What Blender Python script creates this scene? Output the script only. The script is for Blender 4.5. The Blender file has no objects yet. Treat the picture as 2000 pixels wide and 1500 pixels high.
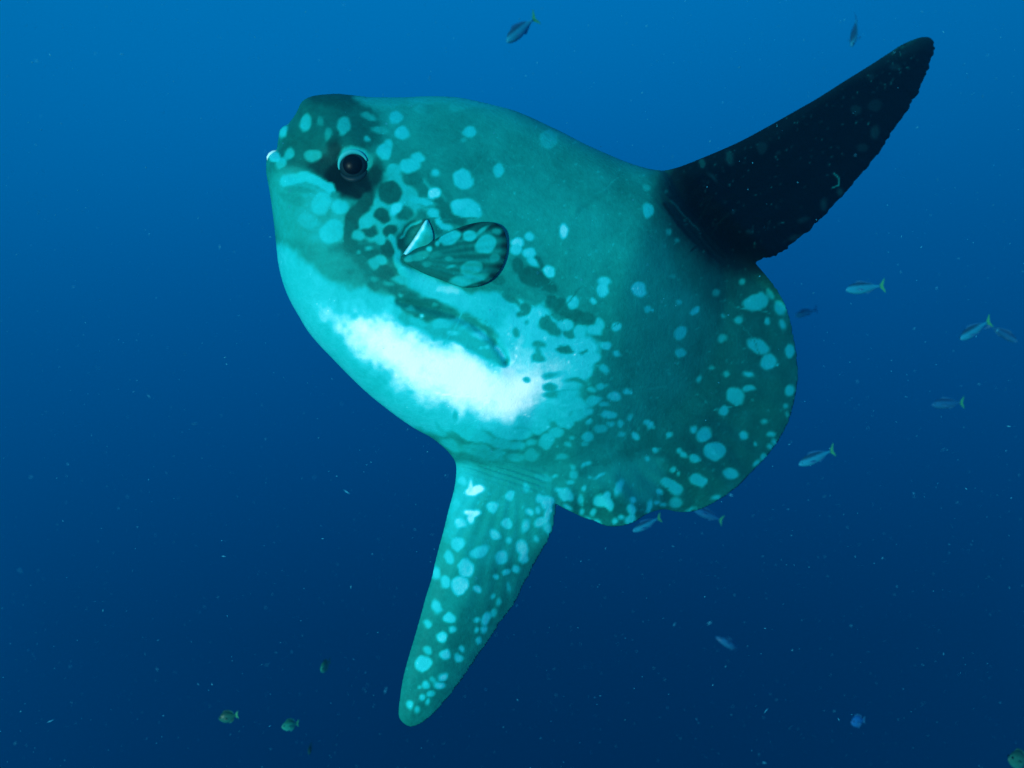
import bpy, math, random
import numpy as np
from mathutils import Vector, Matrix

# ------------------------------------------------------------------ camera, world, strobe light, exposure
SC = bpy.context.scene
C = SC.collection
PITCH = math.radians(-25.0)          # the diver looks down and slightly along the light
LENS = 28.0
K = 18.0 / LENS
FWD = Vector((0, math.cos(PITCH), math.sin(PITCH)))
UPV = Vector((0, -math.sin(PITCH), math.cos(PITCH)))
RGT = Vector((1, 0, 0))

cam_d = bpy.data.cameras.new('camera'); cam_d.lens = LENS; cam_d.sensor_width = 36.0
cam_d.clip_start = 0.05; cam_d.clip_end = 500
cam_d.dof.use_dof = True; cam_d.dof.focus_distance = 2.35; cam_d.dof.aperture_fstop = 2.0
cam = bpy.data.objects.new('camera', cam_d); C.objects.link(cam)
cam.rotation_euler = (math.radians(90) + PITCH, 0, 0)
SC.camera = cam

# sun lamp standing in for the diver's strobe: low, from behind left
AZ, BELOW = math.radians(26), math.radians(8)
L = (-math.sin(AZ) * math.cos(BELOW)) * RGT - math.sin(BELOW) * UPV - math.cos(AZ) * math.cos(BELOW) * FWD
L.normalize()
strobe_sun_d = bpy.data.lights.new('strobe_sun', 'SUN'); strobe_sun_d.energy = 4.8; strobe_sun_d.angle = math.radians(6.0)
strobe_sun_d.color = (0.62, 1.0, 0.86)
strobe_sun = bpy.data.objects.new('strobe_sun', strobe_sun_d); C.objects.link(strobe_sun)
strobe_sun.rotation_euler = (-L).to_track_quat('-Z', 'Y').to_euler()

world = bpy.data.worlds.new('World'); SC.world = world; world.use_nodes = True
wn, wl = world.node_tree.nodes, world.node_tree.links
wn.clear()
w_out = wn.new('ShaderNodeOutputWorld'); w_bg = wn.new('ShaderNodeBackground')
w_tc = wn.new('ShaderNodeTexCoord'); w_dot = wn.new('ShaderNodeVectorMath'); w_dot.operation = 'DOT_PRODUCT'
w_dot.inputs[1].default_value = Vector((-0.10, 0.0, 1.0)).normalized()
w_map = wn.new('ShaderNodeMapRange')
w_map.inputs[1].default_value = -1; w_map.inputs[2].default_value = 1
w_rmp = wn.new('ShaderNodeValToRGB'); w_rmp.color_ramp.interpolation = 'B_SPLINE'
wl.new(w_tc.outputs['Generated'], w_dot.inputs[0]); wl.new(w_dot.outputs['Value'], w_map.inputs[0])
wl.new(w_map.outputs[0], w_rmp.inputs[0]); wl.new(w_rmp.outputs[0], w_bg.inputs[0]); wl.new(w_bg.outputs[0], w_out.inputs[0])
stops = [(0.00, (0.000, 0.006, 0.032)), (0.12, (0.000, 0.018, 0.085)), (0.25, (0.000, 0.066, 0.255)),
         (0.38, (0.000, 0.140, 0.470)), (0.50, (0.000, 0.255, 0.730)), (0.62, (0.000, 0.310, 0.800)),
         (0.80, (0.000, 0.350, 0.840)), (1.00, (0.000, 0.390, 0.880))]
cr = w_rmp.color_ramp
while len(cr.elements) < len(stops): cr.elements.new(0.5)
for e, (p, c) in zip(cr.elements, stops): e.position = p; e.color = (*c, 1)
w_bg.inputs[1].default_value = 1.0

SC.view_settings.view_transform = 'Standard'; SC.view_settings.look = 'None'
SC.view_settings.exposure = 0.12; SC.view_settings.gamma = 1.0; SC.view_settings.use_curve_mapping = False
SC.render.engine = 'CYCLES'
SC.cycles.use_denoising = True
SC.cycles.volume_bounces = 1
SC.cycles.max_bounces = 6

# ------------------------------------------------------------------ helpers
def ray(px, py):
    return FWD + RGT * ((px - 1000) / 1000 * K) + UPV * ((750 - py) / 1000 * K)
def P3(px, py, d):                       # a pixel direction and a depth in metres -> a point in the water
    return ray(px, py) * d
def P3a(px, py, d):
    px = np.asarray(px, float); py = np.asarray(py, float); d = np.asarray(d, float)
    a = ((px - 1000) / 1000 * K)[:, None]; b = ((750 - py) / 1000 * K)[:, None]
    return (np.array(FWD)[None] + np.array(RGT)[None] * a + np.array(UPV)[None] * b) * d[:, None]

def spline(pts, n=5):
    pts = np.array(pts, float); N = len(pts); out = []
    for i in range(N):
        p0, p1, p2, p3 = pts[i - 1], pts[i], pts[(i + 1) % N], pts[(i + 2) % N]
        for t in np.arange(n) / n:
            out.append(0.5 * (2 * p1 + (p2 - p0) * t + (2 * p0 - 5 * p1 + 4 * p2 - p3) * t * t + (3 * p1 - p0 - 3 * p2 + p3) * t ** 3))
    return np.array(out)

def sdf(poly, X, Y):                      # positive inside
    sh = X.shape; x = X.ravel().astype(np.float32); y = Y.ravel().astype(np.float32)
    best = np.full(x.shape, 1e12, np.float32); ins = np.zeros(x.shape, bool)
    A = np.asarray(poly, np.float32); B = np.roll(A, -1, 0)
    for (ax, ay), (bx, by) in zip(A, B):
        ex, ey = bx - ax, by - ay
        l2 = ex * ex + ey * ey
        if l2 < 1e-9: continue
        wx, wy = x - ax, y - ay
        t = np.clip((wx * ex + wy * ey) / l2, 0, 1)
        np.minimum(best, (wx - ex * t) ** 2 + (wy - ey * t) ** 2, out=best)
        if ay != by:
            c = ((ay > y) != (by > y))
            c &= x < (bx - ax) * (y - ay) / (by - ay) + ax
            ins ^= c
    d = np.sqrt(best)
    return np.where(ins, d, -d).reshape(sh)

def sstep(a, b, v):
    t = np.clip((v - a) / (b - a), 0, 1); return t * t * (3 - 2 * t)

def vnoise(X, Y, scale, seed):
    r = np.random.RandomState(seed).rand(256, 256) * 2 - 1
    u, v = X / scale + 31.7, Y / scale + 17.3
    i, j = np.floor(u).astype(int), np.floor(v).astype(int)
    fu, fv = u - i, v - j
    fu = fu * fu * (3 - 2 * fu); fv = fv * fv * (3 - 2 * fv)
    g = lambda a, b: r[a & 255, b & 255]
    return (g(i, j) * (1 - fu) + g(i + 1, j) * fu) * (1 - fv) + (g(i, j + 1) * (1 - fu) + g(i + 1, j + 1) * fu) * fv

def blur(F, n):
    for _ in range(n):
        G = np.pad(F, 1, mode='edge')
        F = (G[1:-1, 1:-1] * 2 + G[:-2, 1:-1] + G[2:, 1:-1] + G[1:-1, :-2] + G[1:-1, 2:]) / 6
    return F

class Sheet:
    """a traced outline on a fine grid; fields on it are sampled to make an inflated closed solid"""
    def __init__(s, outline, step, pad=12):
        s.poly = outline; s.step = step
        x0, y0 = outline.min(0) - pad; x1, y1 = outline.max(0) + pad
        s.xs = np.arange(x0, x1 + step, step); s.ys = np.arange(y0, y1 + step, step)
        s.X, s.Y = np.meshgrid(s.xs, s.ys, indexing='ij')
        s.D = sdf(outline, s.X, s.Y)
    def sample(s, F, px, py):
        u = np.clip((np.asarray(px, float) - s.xs[0]) / s.step, 0, len(s.xs) - 1.001)
        v = np.clip((np.asarray(py, float) - s.ys[0]) / s.step, 0, len(s.ys) - 1.001)
        i, j = u.astype(int), v.astype(int); fu, fv = u - i, v - j
        return F[i, j] * (1 - fu) * (1 - fv) + F[i + 1, j] * fu * (1 - fv) + F[i, j + 1] * (1 - fu) * fv + F[i + 1, j + 1] * fu * fv
    def mesh(s, name, front, back, pig, origin):
        D = s.D; nx, ny = D.shape; ins = D > 0
        idx = np.full(D.shape, -1, int); n_in = int(ins.sum()); idx[ins] = np.arange(n_in)
        vx = [s.X[ins]]; vy = [s.Y[ins]]
        rim = {}; rx, ry = [], []
        def cross(i, j, k, l):
            key = (i, j, k, l) if (i, j) < (k, l) else (k, l, i, j)
            if key not in rim:
                a, b = D[key[0], key[1]], D[key[2], key[3]]
                t = min(max(a / (a - b), 0.1), 0.9)
                rim[key] = len(rx)
                rx.append(s.X[key[0], key[1]] * (1 - t) + s.X[key[2], key[3]] * t)
                ry.append(s.Y[key[0], key[1]] * (1 - t) + s.Y[key[2], key[3]] * t)
            return -1 - rim[key]
        cnt = ins[:-1, :-1].astype(int) + ins[1:, :-1] + ins[1:, 1:] + ins[:-1, 1:]
        fi, fj = np.nonzero(cnt == 4)
        quads = np.stack([idx[fi, fj], idx[fi + 1, fj], idx[fi + 1, fj + 1], idx[fi, fj + 1]], 1)
        part = []
        for i, j in zip(*np.nonzero((cnt > 0) & (cnt < 4))):
            cs = [(i, j), (i + 1, j), (i + 1, j + 1), (i, j + 1)]; poly = []
            for a in range(4):
                p, q = cs[a], cs[(a + 1) % 4]
                if ins[p]: poly.append(int(idx[p]))
                if ins[p] != ins[q]: poly.append(cross(*p, *q))
            if len(poly) >= 3: part.append(poly)
        rx = np.array(rx); ry = np.array(ry); nr = len(rx)
        ax, ay = vx[0], vy[0]
        pf = P3a(ax, ay, front[ins]); pb = P3a(ax, ay, back[ins])
        rd = s.sample((front + back) / 2, rx, ry)
        pr = P3a(rx, ry, rd)
        V = np.concatenate([pf, pb, pr]) - np.array(origin)[None]
        fmap = lambda v: v if v >= 0 else 2 * n_in + (-1 - v)
        bmap = lambda v: v + n_in if v >= 0 else 2 * n_in + (-1 - v)
        faces = quads[:, ::-1].tolist()
        faces += (quads + n_in).tolist()
        for p in part:
            faces.append([fmap(v) for v in p][::-1]); faces.append([bmap(v) for v in p])
        me = bpy.data.meshes.new(name); me.from_pydata(V.tolist(), [], faces)
        at = me.attributes.new('pigment', 'FLOAT', 'POINT')
        pp = np.concatenate([pig[ins], pig[ins], s.sample(pig, rx, ry)]).astype(np.float32)
        at.data.foreach_set('value', pp)
        me.polygons.foreach_set('use_smooth', np.ones(len(me.polygons), bool)); me.update()
        return me

def link(name, me, mat, parent=None):
    o = bpy.data.objects.new(name, me); C.objects.link(o)
    if mat: me.materials.clear(); me.materials.append(mat)
    o.parent = parent
    return o
def thing(name, label, cat, loc, group=None):
    o = bpy.data.objects.new(name, None); C.objects.link(o); o.location = loc
    o.empty_display_size = 0.1
    o['label'] = label; o['category'] = cat
    if group: o['group'] = group
    return o

# ------------------------------------------------------------------ materials
def new_mat(name):
    m = bpy.data.materials.new(name); m.use_nodes = True
    nt = m.node_tree; b = nt.nodes['Principled BSDF']
    return m, nt, b
def math_node(nt, op, a=None, b=None):
    n = nt.nodes.new('ShaderNodeMath'); n.operation = op
    for k, v in ((0, a), (1, b)):
        if v is None: continue
        if isinstance(v, (int, float)): n.inputs[k].default_value = v
        else: nt.links.new(v, n.inputs[k])
    return n.outputs[0]

def skin_material(name, mottle=0.13, bump=0.40):
    m, nt, b = new_mat(name)
    at = nt.nodes.new('ShaderNodeAttribute'); at.attribute_name = 'pigment'
    tc = nt.nodes.new('ShaderNodeTexCoord')
    def noise(scale, detail, rough=0.6):
        n = nt.nodes.new('ShaderNodeTexNoise'); n.inputs['Scale'].default_value = scale
        n.inputs['Detail'].default_value = detail; n.inputs['Roughness'].default_value = rough
        nt.links.new(tc.outputs['Object'], n.inputs['Vector']); return n.outputs['Fac']
    n1 = noise(9, 5); n2 = noise(70, 4, 0.7); n3 = noise(230, 2, 0.6)
    mo = math_node(nt, 'ADD', math_node(nt, 'MULTIPLY', math_node(nt, 'SUBTRACT', n1, 0.5), mottle * 2.2), math_node(nt, 'MULTIPLY', math_node(nt, 'SUBTRACT', n2, 0.5), mottle * 1.8))
    gain = math_node(nt, 'MINIMUM', math_node(nt, 'MULTIPLY', at.outputs['Fac'], 2.2), 1.0)     # near-black tones hardly mottle
    v = math_node(nt, 'ADD', at.outputs['Fac'], math_node(nt, 'MULTIPLY', mo, gain))
    # tiny pale flecks (parasites, scrapes) scattered over the hide
    vo = nt.nodes.new('ShaderNodeTexVoronoi'); vo.inputs['Scale'].default_value = 42
    nt.links.new(tc.outputs['Object'], vo.inputs['Vector'])
    fl = nt.nodes.new('ShaderNodeMapRange'); fl.inputs[1].default_value = 0.05; fl.inputs[2].default_value = 0.11
    fl.inputs[3].default_value = 0.16; fl.inputs[4].default_value = 0.0
    nt.links.new(vo.outputs['Distance'], fl.inputs[0])
    gate = math_node(nt, 'GREATER_THAN', n1, 0.5)
    v = math_node(nt, 'ADD', v, math_node(nt, 'MULTIPLY', math_node(nt, 'MULTIPLY', fl.outputs[0], gate), gain))
    v = math_node(nt, 'DIVIDE', v, 1.6)
    rp = nt.nodes.new('ShaderNodeValToRGB'); nt.links.new(v, rp.inputs[0])
    st = [(0.0, (0.0006, 0.0025, 0.0035)), (0.10, (0.002, 0.016, 0.019)), (0.28, (0.002, 0.122, 0.106)),
          (0.45, (0.004, 0.260, 0.232)), (0.62, (0.006, 0.420, 0.440)), (0.72, (0.02, 0.510, 0.560)), (0.80, (0.14, 0.620, 0.670)),
          (0.90, (0.52, 0.800, 0.825)), (1.0, (0.90, 0.93, 0.93))]
    r = rp.color_ramp
    while len(r.elements) < len(st): r.elements.new(0.5)
    for e, (p, c) in zip(r.elements, st): e.position = p; e.color = (*c, 1)
    nt.links.new(rp.outputs[0], b.inputs['Base Color'])
    b.inputs['Roughness'].default_value = 0.50
    b.inputs['Specular IOR Level'].default_value = 0.06; b.inputs['Specular Tint'].default_value = (0.25, 0.9, 1.0, 1)
    bp = nt.nodes.new('ShaderNodeBump'); bp.inputs['Strength'].default_value = bump; bp.inputs['Distance'].default_value = 0.004
    hsum = math_node(nt, 'ADD', n2, math_node(nt, 'MULTIPLY', n3, 0.5))
    nt.links.new(hsum, bp.inputs['Height']); nt.links.new(bp.outputs['Normal'], b.inputs['Normal'])
    return m
M_skin = skin_material('mottled_hide')

def plain(name, col, rough=0.5, spec=0.3, var=0.25, scale=30):
    m, nt, b = new_mat(name)
    tc = nt.nodes.new('ShaderNodeTexCoord'); n = nt.nodes.new('ShaderNodeTexNoise')
    n.inputs['Scale'].default_value = scale; n.inputs['Detail'].default_value = 4
    nt.links.new(tc.outputs['Object'], n.inputs['Vector'])
    mx = nt.nodes.new('ShaderNodeMix'); mx.data_type = 'RGBA'
    mx.inputs['A'].default_value = (*[c * (1 - var) for c in col], 1); mx.inputs['B'].default_value = (*[min(1, c * (1 + var)) for c in col], 1)
    nt.links.new(n.outputs['Fac'], mx.inputs['Factor']); nt.links.new(mx.outputs['Result'], b.inputs['Base Color'])
    b.inputs['Roughness'].default_value = rough; b.inputs['Specular IOR Level'].default_value = spec
    return m
M_pupil = plain('pupil_black', (0.001, 0.005, 0.008), 0.35, 0.06)
M_iris = plain('iris_dark', (0.003, 0.022, 0.030), 0.5, 0.1)
M_lid = plain('eyelid_pale', (0.015, 0.34, 0.36), 0.6, 0.1)
M_lip_glint = plain('lip_glint_pale', (0.45, 0.72, 0.70), 0.4, 0.3)  # pale tone of the upper lip's highlight

# ------------------------------------------------------------------ the sunfish: outline and solid
out_pts = [(520,318),(523,304),(531,297),(540,292),(543,275),(546,256),(553,247),(562,243),(571,232),(580,218),(586,204),(594,195),(606,189),(622,185.5),(640,184),
 (660,183),(680,185),(700,187),(722,189.5),(750,190),(790,190),(830,188),(870,188.5),(900,191),(930,197),(960,204),(1000,214.5),(1030,226),(1060,240),(1100,259),(1140,280),
 (1180,298),(1220,315),(1250,325),(1275,331),(1297,333),(1312,330),(1335,323),(1380,305),(1420,288),(1450,274),(1500,247),(1560,213),(1600,190),(1650,158),(1700,127),
 (1740,101),(1762,87),(1785,77),(1803,72),(1817,74),(1825,84),(1824,98),(1818,117),(1813,135),(1804,154),(1796,175),(1783,195),(1772,213),(1762,232),(1744,253),(1735,269),
 (1723,290),(1711,305),(1691,330),(1673,350),(1655,372),(1635,392),(1616,415),(1596,434),(1581,450),(1562,463),(1541,481),(1525,493),(1505,503),(1487,507),(1476,513),
 (1484,524),(1496,538),(1510,556),(1523,577),(1535,600),(1543,625),(1548,650),(1553,675),(1556,700),(1558,725),(1557,750),(1553,775),(1547,800),(1541,820),(1532,839),
 (1522,858),(1510,875),(1495,894),(1478,912),(1460,930),(1441,950),(1420,965),(1400,978),(1380,989),(1360,997),(1340,1000),(1320,999),(1302,995),(1286,996),(1270,1001),
 (1258,1007),(1245,1016),(1230,1023),(1210,1027.5),(1190,1028),(1175,1024),(1160,1017),(1140,1011),(1121,1002),(1106,995),(1093,988),(1087,985),(1085,996),(1083,1012),
 (1080,1030),(1072,1050),(1063,1068),(1050,1090),(1040,1109),(1024,1138),(1012,1165),(998,1187),(980,1210),(966,1233),(948,1259),(932,1283),(914,1308),(899,1330),(882,1353),
 (861,1378),(841,1400),(821,1413),(803,1419),(789,1413),(779,1399),(780,1373),(787,1326),(797,1287),(809,1247),(821,1205),(831,1168),(843,1130),(850,1098),(859,1063),
 (868,1030),(875,1000),(882,975),(888,950),(891,925),(891,911),(888,900),(880,888),(869,876),(855,864),(838,852),(815,840),(790,824),(760,802),(720,770),(682,734),(648,699),(622,672),
 (600,645),(584,618),(570,594),(558,568),(549,540),(543,512),(540,485),(537,455),(533,420),(529,390),(524,360),(520,338)]
body_pts = out_pts[:36] + [(1330,380),(1368,430),(1400,485),(1418,545),(1420,610),(1408,680),(1378,745),(1330,800),(1265,850),(1180,888),(1100,908),(1020,914),(950,910)] + out_pts[153 + 0:]
# the belly line after the anal fin starts at (888,900)
bi = out_pts.index((888, 900))
body_pts = out_pts[:36] + [(1330,380),(1368,430),(1400,485),(1418,545),(1420,610),(1408,680),(1378,745),(1330,800),(1265,850),(1180,888),(1100,908),(1020,914),(950,910)] + out_pts[bi:]

outline = spline(out_pts, 4)
# ragged trailing edge of the dorsal and anal fins and of the clavus
rs = np.random.RandomState(4)
nrm = np.roll(outline, -1, 0) - np.roll(outline, 1, 0); nrm /= np.linalg.norm(nrm, axis=1)[:, None] + 1e-9
amp = np.zeros(len(outline))
ox, oy = outline[:, 0], outline[:, 1]
i0, i1 = 4 * 51, 4 * out_pts.index((1487, 507))
amp[i0:i1] = 1.6
j0, j1 = 4 * out_pts.index((1085, 996)), 4 * out_pts.index((821, 1413))
amp[j0:j1] = 0.9
k0, k1 = 4 * out_pts.index((1510, 556)), 4 * out_pts.index((1380, 989))
amp[k0:k1] = 0.7
outline[:, 0] += nrm[:, 1] * rs.randn(len(outline)) * amp
outline[:, 1] -= nrm[:, 0] * rs.randn(len(outline)) * amp

S = Sheet(outline, 3.0)
X, Y, DT = S.X, S.Y, S.D
Yr = (X - 1000) / 1000
DB = sdf(spline(body_pts, 3), X, Y)

# dome: relax a membrane over the trunk outline, coarse to fine
def membrane(D, step):
    u = None
    for st, it in ((8, 500), (4, 500), (2, 400)):
        Dc = D[::st, ::st]; m = Dc > 0
        if u is None: u = np.where(m, Dc, 0)
        else:
            u = np.repeat(np.repeat(u, 2, 0), 2, 1)
            u = np.pad(u, ((0, 2), (0, 2)), mode='edge')[:Dc.shape[0], :Dc.shape[1]]
        h2 = (st * step) ** 2
        for _ in range(it):
            p = np.pad(u, 1)
            u = np.where(m, (p[:-2, 1:-1] + p[2:, 1:-1] + p[1:-1, :-2] + p[1:-1, 2:] + h2) / 4, 0)
    q = np.where(Dc > 10, u / np.maximum(Dc, 1), 0); w = (Dc > 10).astype(float)
    for _ in range(60):
        q2 = blur(q, 1); w2 = blur(w, 1)
        hole = (w < 0.5) & (w2 > 0.02)
        q = np.where(hole, q2 / np.maximum(w2, 1e-6), q); w = np.where(hole, 1.0, w)
    q = blur(q, 3)
    ii = np.minimum(np.arange(D.shape[0]) / 2, q.shape[0] - 1.001); jj = np.minimum(np.arange(D.shape[1]) / 2, q.shape[1] - 1.001)
    i, j = ii.astype(int), jj.astype(int); fi = (ii - i)[:, None]; fj = (jj - j)[None]
    Q = q[np.ix_(i, j)] * (1 - fi) * (1 - fj) + q[np.ix_(i + 1, j)] * fi * (1 - fj) + q[np.ix_(i, j + 1)] * (1 - fi) * fj + q[np.ix_(i + 1, j + 1)] * fi * fj
    return blur(Q * np.maximum(D, 0), 2) * (D > 0)
U = membrane(DB, 3.0); U /= U.max()
H = 140 * np.power(U, 0.52 + 0.45 * blur(sstep(0, 150, DT - np.maximum(DB, 0)), 12))                                   # half thickness of the trunk, in units of 1.5 mm
fin = 12 * (1 - np.exp(-np.maximum(DT, 0) / 16)) + 16 * (1 - np.exp(-np.maximum(DT, 0) / 70))
H = np.sqrt(H ** 2 + fin ** 2)

def g2(cx, cy, rx, ry, ang=0.0):
    a = math.radians(ang); dx, dy = X - cx, Y - cy
    u = (dx * math.cos(a) + dy * math.sin(a)) / rx; v = (-dx * math.sin(a) + dy * math.cos(a)) / ry
    return np.exp(-(u * u + v * v))
def line_d(x0, y0, x1, y1):
    ex, ey = x1 - x0, y1 - y0; l2 = ex * ex + ey * ey
    t = np.clip(((X - x0) * ex + (Y - y0) * ey) / l2, 0, 1)
    return np.hypot(X - x0 - ex * t, Y - y0 - ey * t), t
def pline_d(pts):
    d = None
    for (a, b), (c, e) in zip(pts[:-1], pts[1:]):
        k, _ = line_d(a, b, c, e); d = k if d is None else np.minimum(d, k)
    return d

R = np.zeros_like(H)                                           # relief on the near side and, mirrored, on the far side
R += 16 * g2(660, 262, 70, 40, -15) + 10 * g2(690, 290, 46, 26)  # brow
R -= 9 * g2(690, 330, 40, 34)                                  # eye socket
R += 10 * g2(545, 315, 28, 30) - 6 * g2(575, 345, 30, 16, 20)  # muzzle, lip fold
R -= 16 * g2(803, 462, 22, 30, 35)                             # gill slit
R += 8 * g2(845, 470, 26, 30) + 9 * g2(785, 520, 24, 12, 35)
# belly flap: a fold that ends at (988,712)
fold = [(780,590),(830,600),(880,612),(925,632),(960,660),(984,692),(990,708)]
R -= 5.0 * np.exp(-(pline_d(fold) / 7) ** 2)
R += 4.0 * np.exp(-(pline_d([(x - 8, y + 16) for x, y in fold]) / 14) ** 2)
# crease behind the trunk where the clavus begins
crease = [(1425,545),(1415,640),(1372,735),(1310,800),(1240,850),(1150,890),(1070,912)]
R -= 4 * np.exp(-(pline_d(crease) / 30) ** 2)
R += 6 * np.exp(-(pline_d([(1210,930),(1300,880),(1380,820),(1440,740)]) / 34) ** 2)
# skin wrinkles along both fin roots
def wrinkles(x0, y0, x1, y1, width, wl, amp, seed):
    d, t = line_d(x0, y0, x1, y1)
    ex, ey = x1 - x0, y1 - y0; ll = math.hypot(ex, ey)
    sd = ((X - x0) * ey - (Y - y0) * ex) / ll + 5 * vnoise(X, Y, 60, seed)
    env = np.exp(-(d / width) ** 2) * sstep(0, 0.15, t) * (1 - sstep(0.85, 1, t))
    return amp * env * np.sin(sd / wl * 2 * math.pi)
R += wrinkles(890, 893, 1075, 948, 22, 11.0, 2.6, 3)
R += wrinkles(1285, 370, 1420, 520, 20, 12.0, 2.4, 5)
R += wrinkles(1120, 420, 1190, 375, 12, 30.0, 1.6, 7)
# fin rays and ripples
def rays(cx, cy, k, amp, msk):
    th = np.arctan2(Y - cy, X - cx)
    return amp * msk * np.sin(th * k + 2 * vnoise(X, Y, 90, 11))
dors = sstep(0, 60, ((X - 1350) * .72 - (Y - 420) * .69)) * (X > 1290)
anal = sstep(0, 60, ((X - 980) * -.25 + (Y - 940) * .97)) * (X < 1095) * (Y > 890)
clav = sstep(20, 90, -DB) * (Y > 505) * (X > 1080) * (1 - dors)
R += rays(1180, 560, 70, 0.9, dors) + rays(1040, 780, 70, 0.7, anal) + rays(1000, 600, 74, 1.4, clav)
R += 1.8 * vnoise(X, Y, 55, 21) + 0.7 * vnoise(X, Y, 22, 22)
R *= np.clip(DT / 14, 0, 1)

# middle surface: the animal is turned a little, tail away from the diver, fins swept
def ramp(v, k): v = np.maximum(v, 0); return v * v / (v + k)
MID = 2.33 + 0.36 * (X - 900) / 1000
MID += 2.0 * ramp(((X - 1190) * .95 + (Y - 620) * .28) / 1000, .14) * (1 - .6 * dors)
MID += 0.75 * ramp(((X - 1350) * .72 - (Y - 420) * .69) / 1000, .08)
DL = (X - 890) * .977 + (Y - 920) * .214
MID += 1.1 * ramp((DL - 45) / 1000, .06) * sstep(20, 160, ((X - 980) * -.25 + (Y - 940) * .97)) * (X < 1095)
MID += 0.22 * ramp(((X - 980) * -.25 + (Y - 930) * .97) / 1000, .08)
MID += 0.030 * sstep(930, 1010, Y) * (X > 1090) * np.sin((X - 1090) / 34.0) * np.clip((X - 1090) / 40, 0, 1) * (1 - sstep(1330, 1420, X))
MID += 0.016 * clav * np.sin(np.arctan2(Y - 600, X - 1000) * 16)
U2M = 0.0015
FRONT = MID - (H + R) * U2M
BACK = MID + (H + R) * U2M

# ------------------------------------------------------------------ the sunfish: pigment pattern with some light and shade painted in (0 black ... 1.6 white)
Xw = X + 4.0 * vnoise(X, Y, 26, 31) + 1.6 * vnoise(X, Y, 9, 32)
Yw = Y + 4.0 * vnoise(X, Y, 26, 33) + 1.6 * vnoise(X, Y, 9, 34)
PG = np.full_like(X, 0.60)
PG += 0.07 * vnoise(X, Y, 120, 41) + 0.04 * vnoise(X, Y, 40, 42)
def sub(x0, y0, x1, y1):
    i0 = max(0, int((x0 - S.xs[0]) / 3)); i1 = min(len(S.xs), int((x1 - S.xs[0]) / 3) + 2)
    j0 = max(0, int((y0 - S.ys[0]) / 3)); j1 = min(len(S.ys), int((y1 - S.ys[0]) / 3) + 2)
    return slice(i0, i1), slice(j0, j1)
def put(sl, m, val):
    PG[sl] = PG[sl] * (1 - m) + val * m
def ell(cx, cy, rx, ry, val, ang=0, soft=6.0):
    r = max(rx, ry) + 14; sl = sub(cx - r, cy - r, cx + r, cy + r)
    a = math.radians(ang); dx, dy = Xw[sl] - cx, Yw[sl] - cy
    u = (dx * math.cos(a) + dy * math.sin(a)) / rx; v = (-dx * math.sin(a) + dy * math.cos(a)) / ry
    d = (1 - np.sqrt(u * u + v * v)) * min(rx, ry)
    put(sl, sstep(-soft / 2, soft / 2, d), val)
def area(pts, val, soft=8.0, rag=0.0):
    p = np.array(pts, float); sl = sub(p[:, 0].min() - 40, p[:, 1].min() - 40, p[:, 0].max() + 40, p[:, 1].max() + 40)
    d = sdf(spline(p, 3), Xw[sl], Yw[sl])
    if rag: d = d + rag * (vnoise(X[sl], Y[sl], 24, 51) + 0.6 * vnoise(X[sl], Y[sl], 10, 52))
    put(sl, sstep(-soft / 2, soft / 2, d), val)
def band(pts, w, val, soft=5.0):
    p = np.array(pts, float); sl = sub(p[:, 0].min() - w - 20, p[:, 1].min() - w - 20, p[:, 0].max() + w + 20, p[:, 1].max() + w + 20)
    d = None
    for (a, b), (c, e) in zip(pts[:-1], pts[1:]):
        ex, ey = c - a, e - b; t = np.clip(((Xw[sl] - a) * ex + (Yw[sl] - b) * ey) / (ex * ex + ey * ey), 0, 1)
        k = np.hypot(Xw[sl] - a - ex * t, Yw[sl] - b - ey * t); d = k if d is None else np.minimum(d, k)
    put(sl, sstep(-soft / 2, soft / 2, w - d), val)

# broad fields
area([(575,200),(620,180),(690,180),(740,215),(740,280),(640,330),(570,330),(545,290),(560,240)], 0.38, 34)
area([(600,180),(680,180),(705,200),(670,212),(620,205)], 0.30, 16)
area([(690,186),(760,184),(900,186),(1000,210),(960,212),(860,200),(790,204),(740,214),(705,200)], 0.78, 14)  # daylight rim along the back, painted in as paler pigment
area([(530,345),(600,335),(660,372),(676,420),(668,480),(640,490),(560,480),(535,430)], 0.76, 22)
area([(540,470),(640,478),(700,510),(740,550),(800,575),(760,585),(680,572),(610,535),(556,495)], 0.66, 22)
area([(538,480),(565,486),(610,522),(670,556),(740,572),(800,580),(840,610),(900,625),(960,660),(1000,650),(1090,650),(1150,680),(1150,740),(1110,800),(1050,840),(970,850),(900,846),
      (830,850),(770,830),(640,720),(560,620),(530,540)], 1.02, 22, 5)
area([(930,575),(1010,585),(1060,600),(1100,645),(1160,660),(1160,700),(1130,740),(1060,780),(1000,720),(980,670),(930,610)], 1.13, 18, 6)
area([(790,520),(840,540),(900,565),(960,575),(1010,600),(960,640),(900,610),(830,590),(790,560)], 1.02, 14, 3)
# white belly hide with the flash's bright patch painted into it
area([(634,594),(660,603),(700,612),(750,618),(790,636),(828,650),(842,668),(862,662),(890,672),(925,688),(960,708),(985,716),(1000,690),(1060,690),(1100,720),(1070,790),(1010,822),(940,820),
      (860,800),(800,772),(745,735),(705,700),(672,655),(645,628)], 1.30, 46, 14)
area([(690,628),(760,640),(830,672),(900,690),(960,724),(1010,730),(1050,745),(1010,800),(940,798),(850,765),(770,715),(710,668)], 1.62, 70, 8)
area([(960,420),(1050,360),(1150,370),(1230,440),(1250,540),(1180,560),(1080,500),(1000,470)], 0.68, 110, 10)
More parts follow.
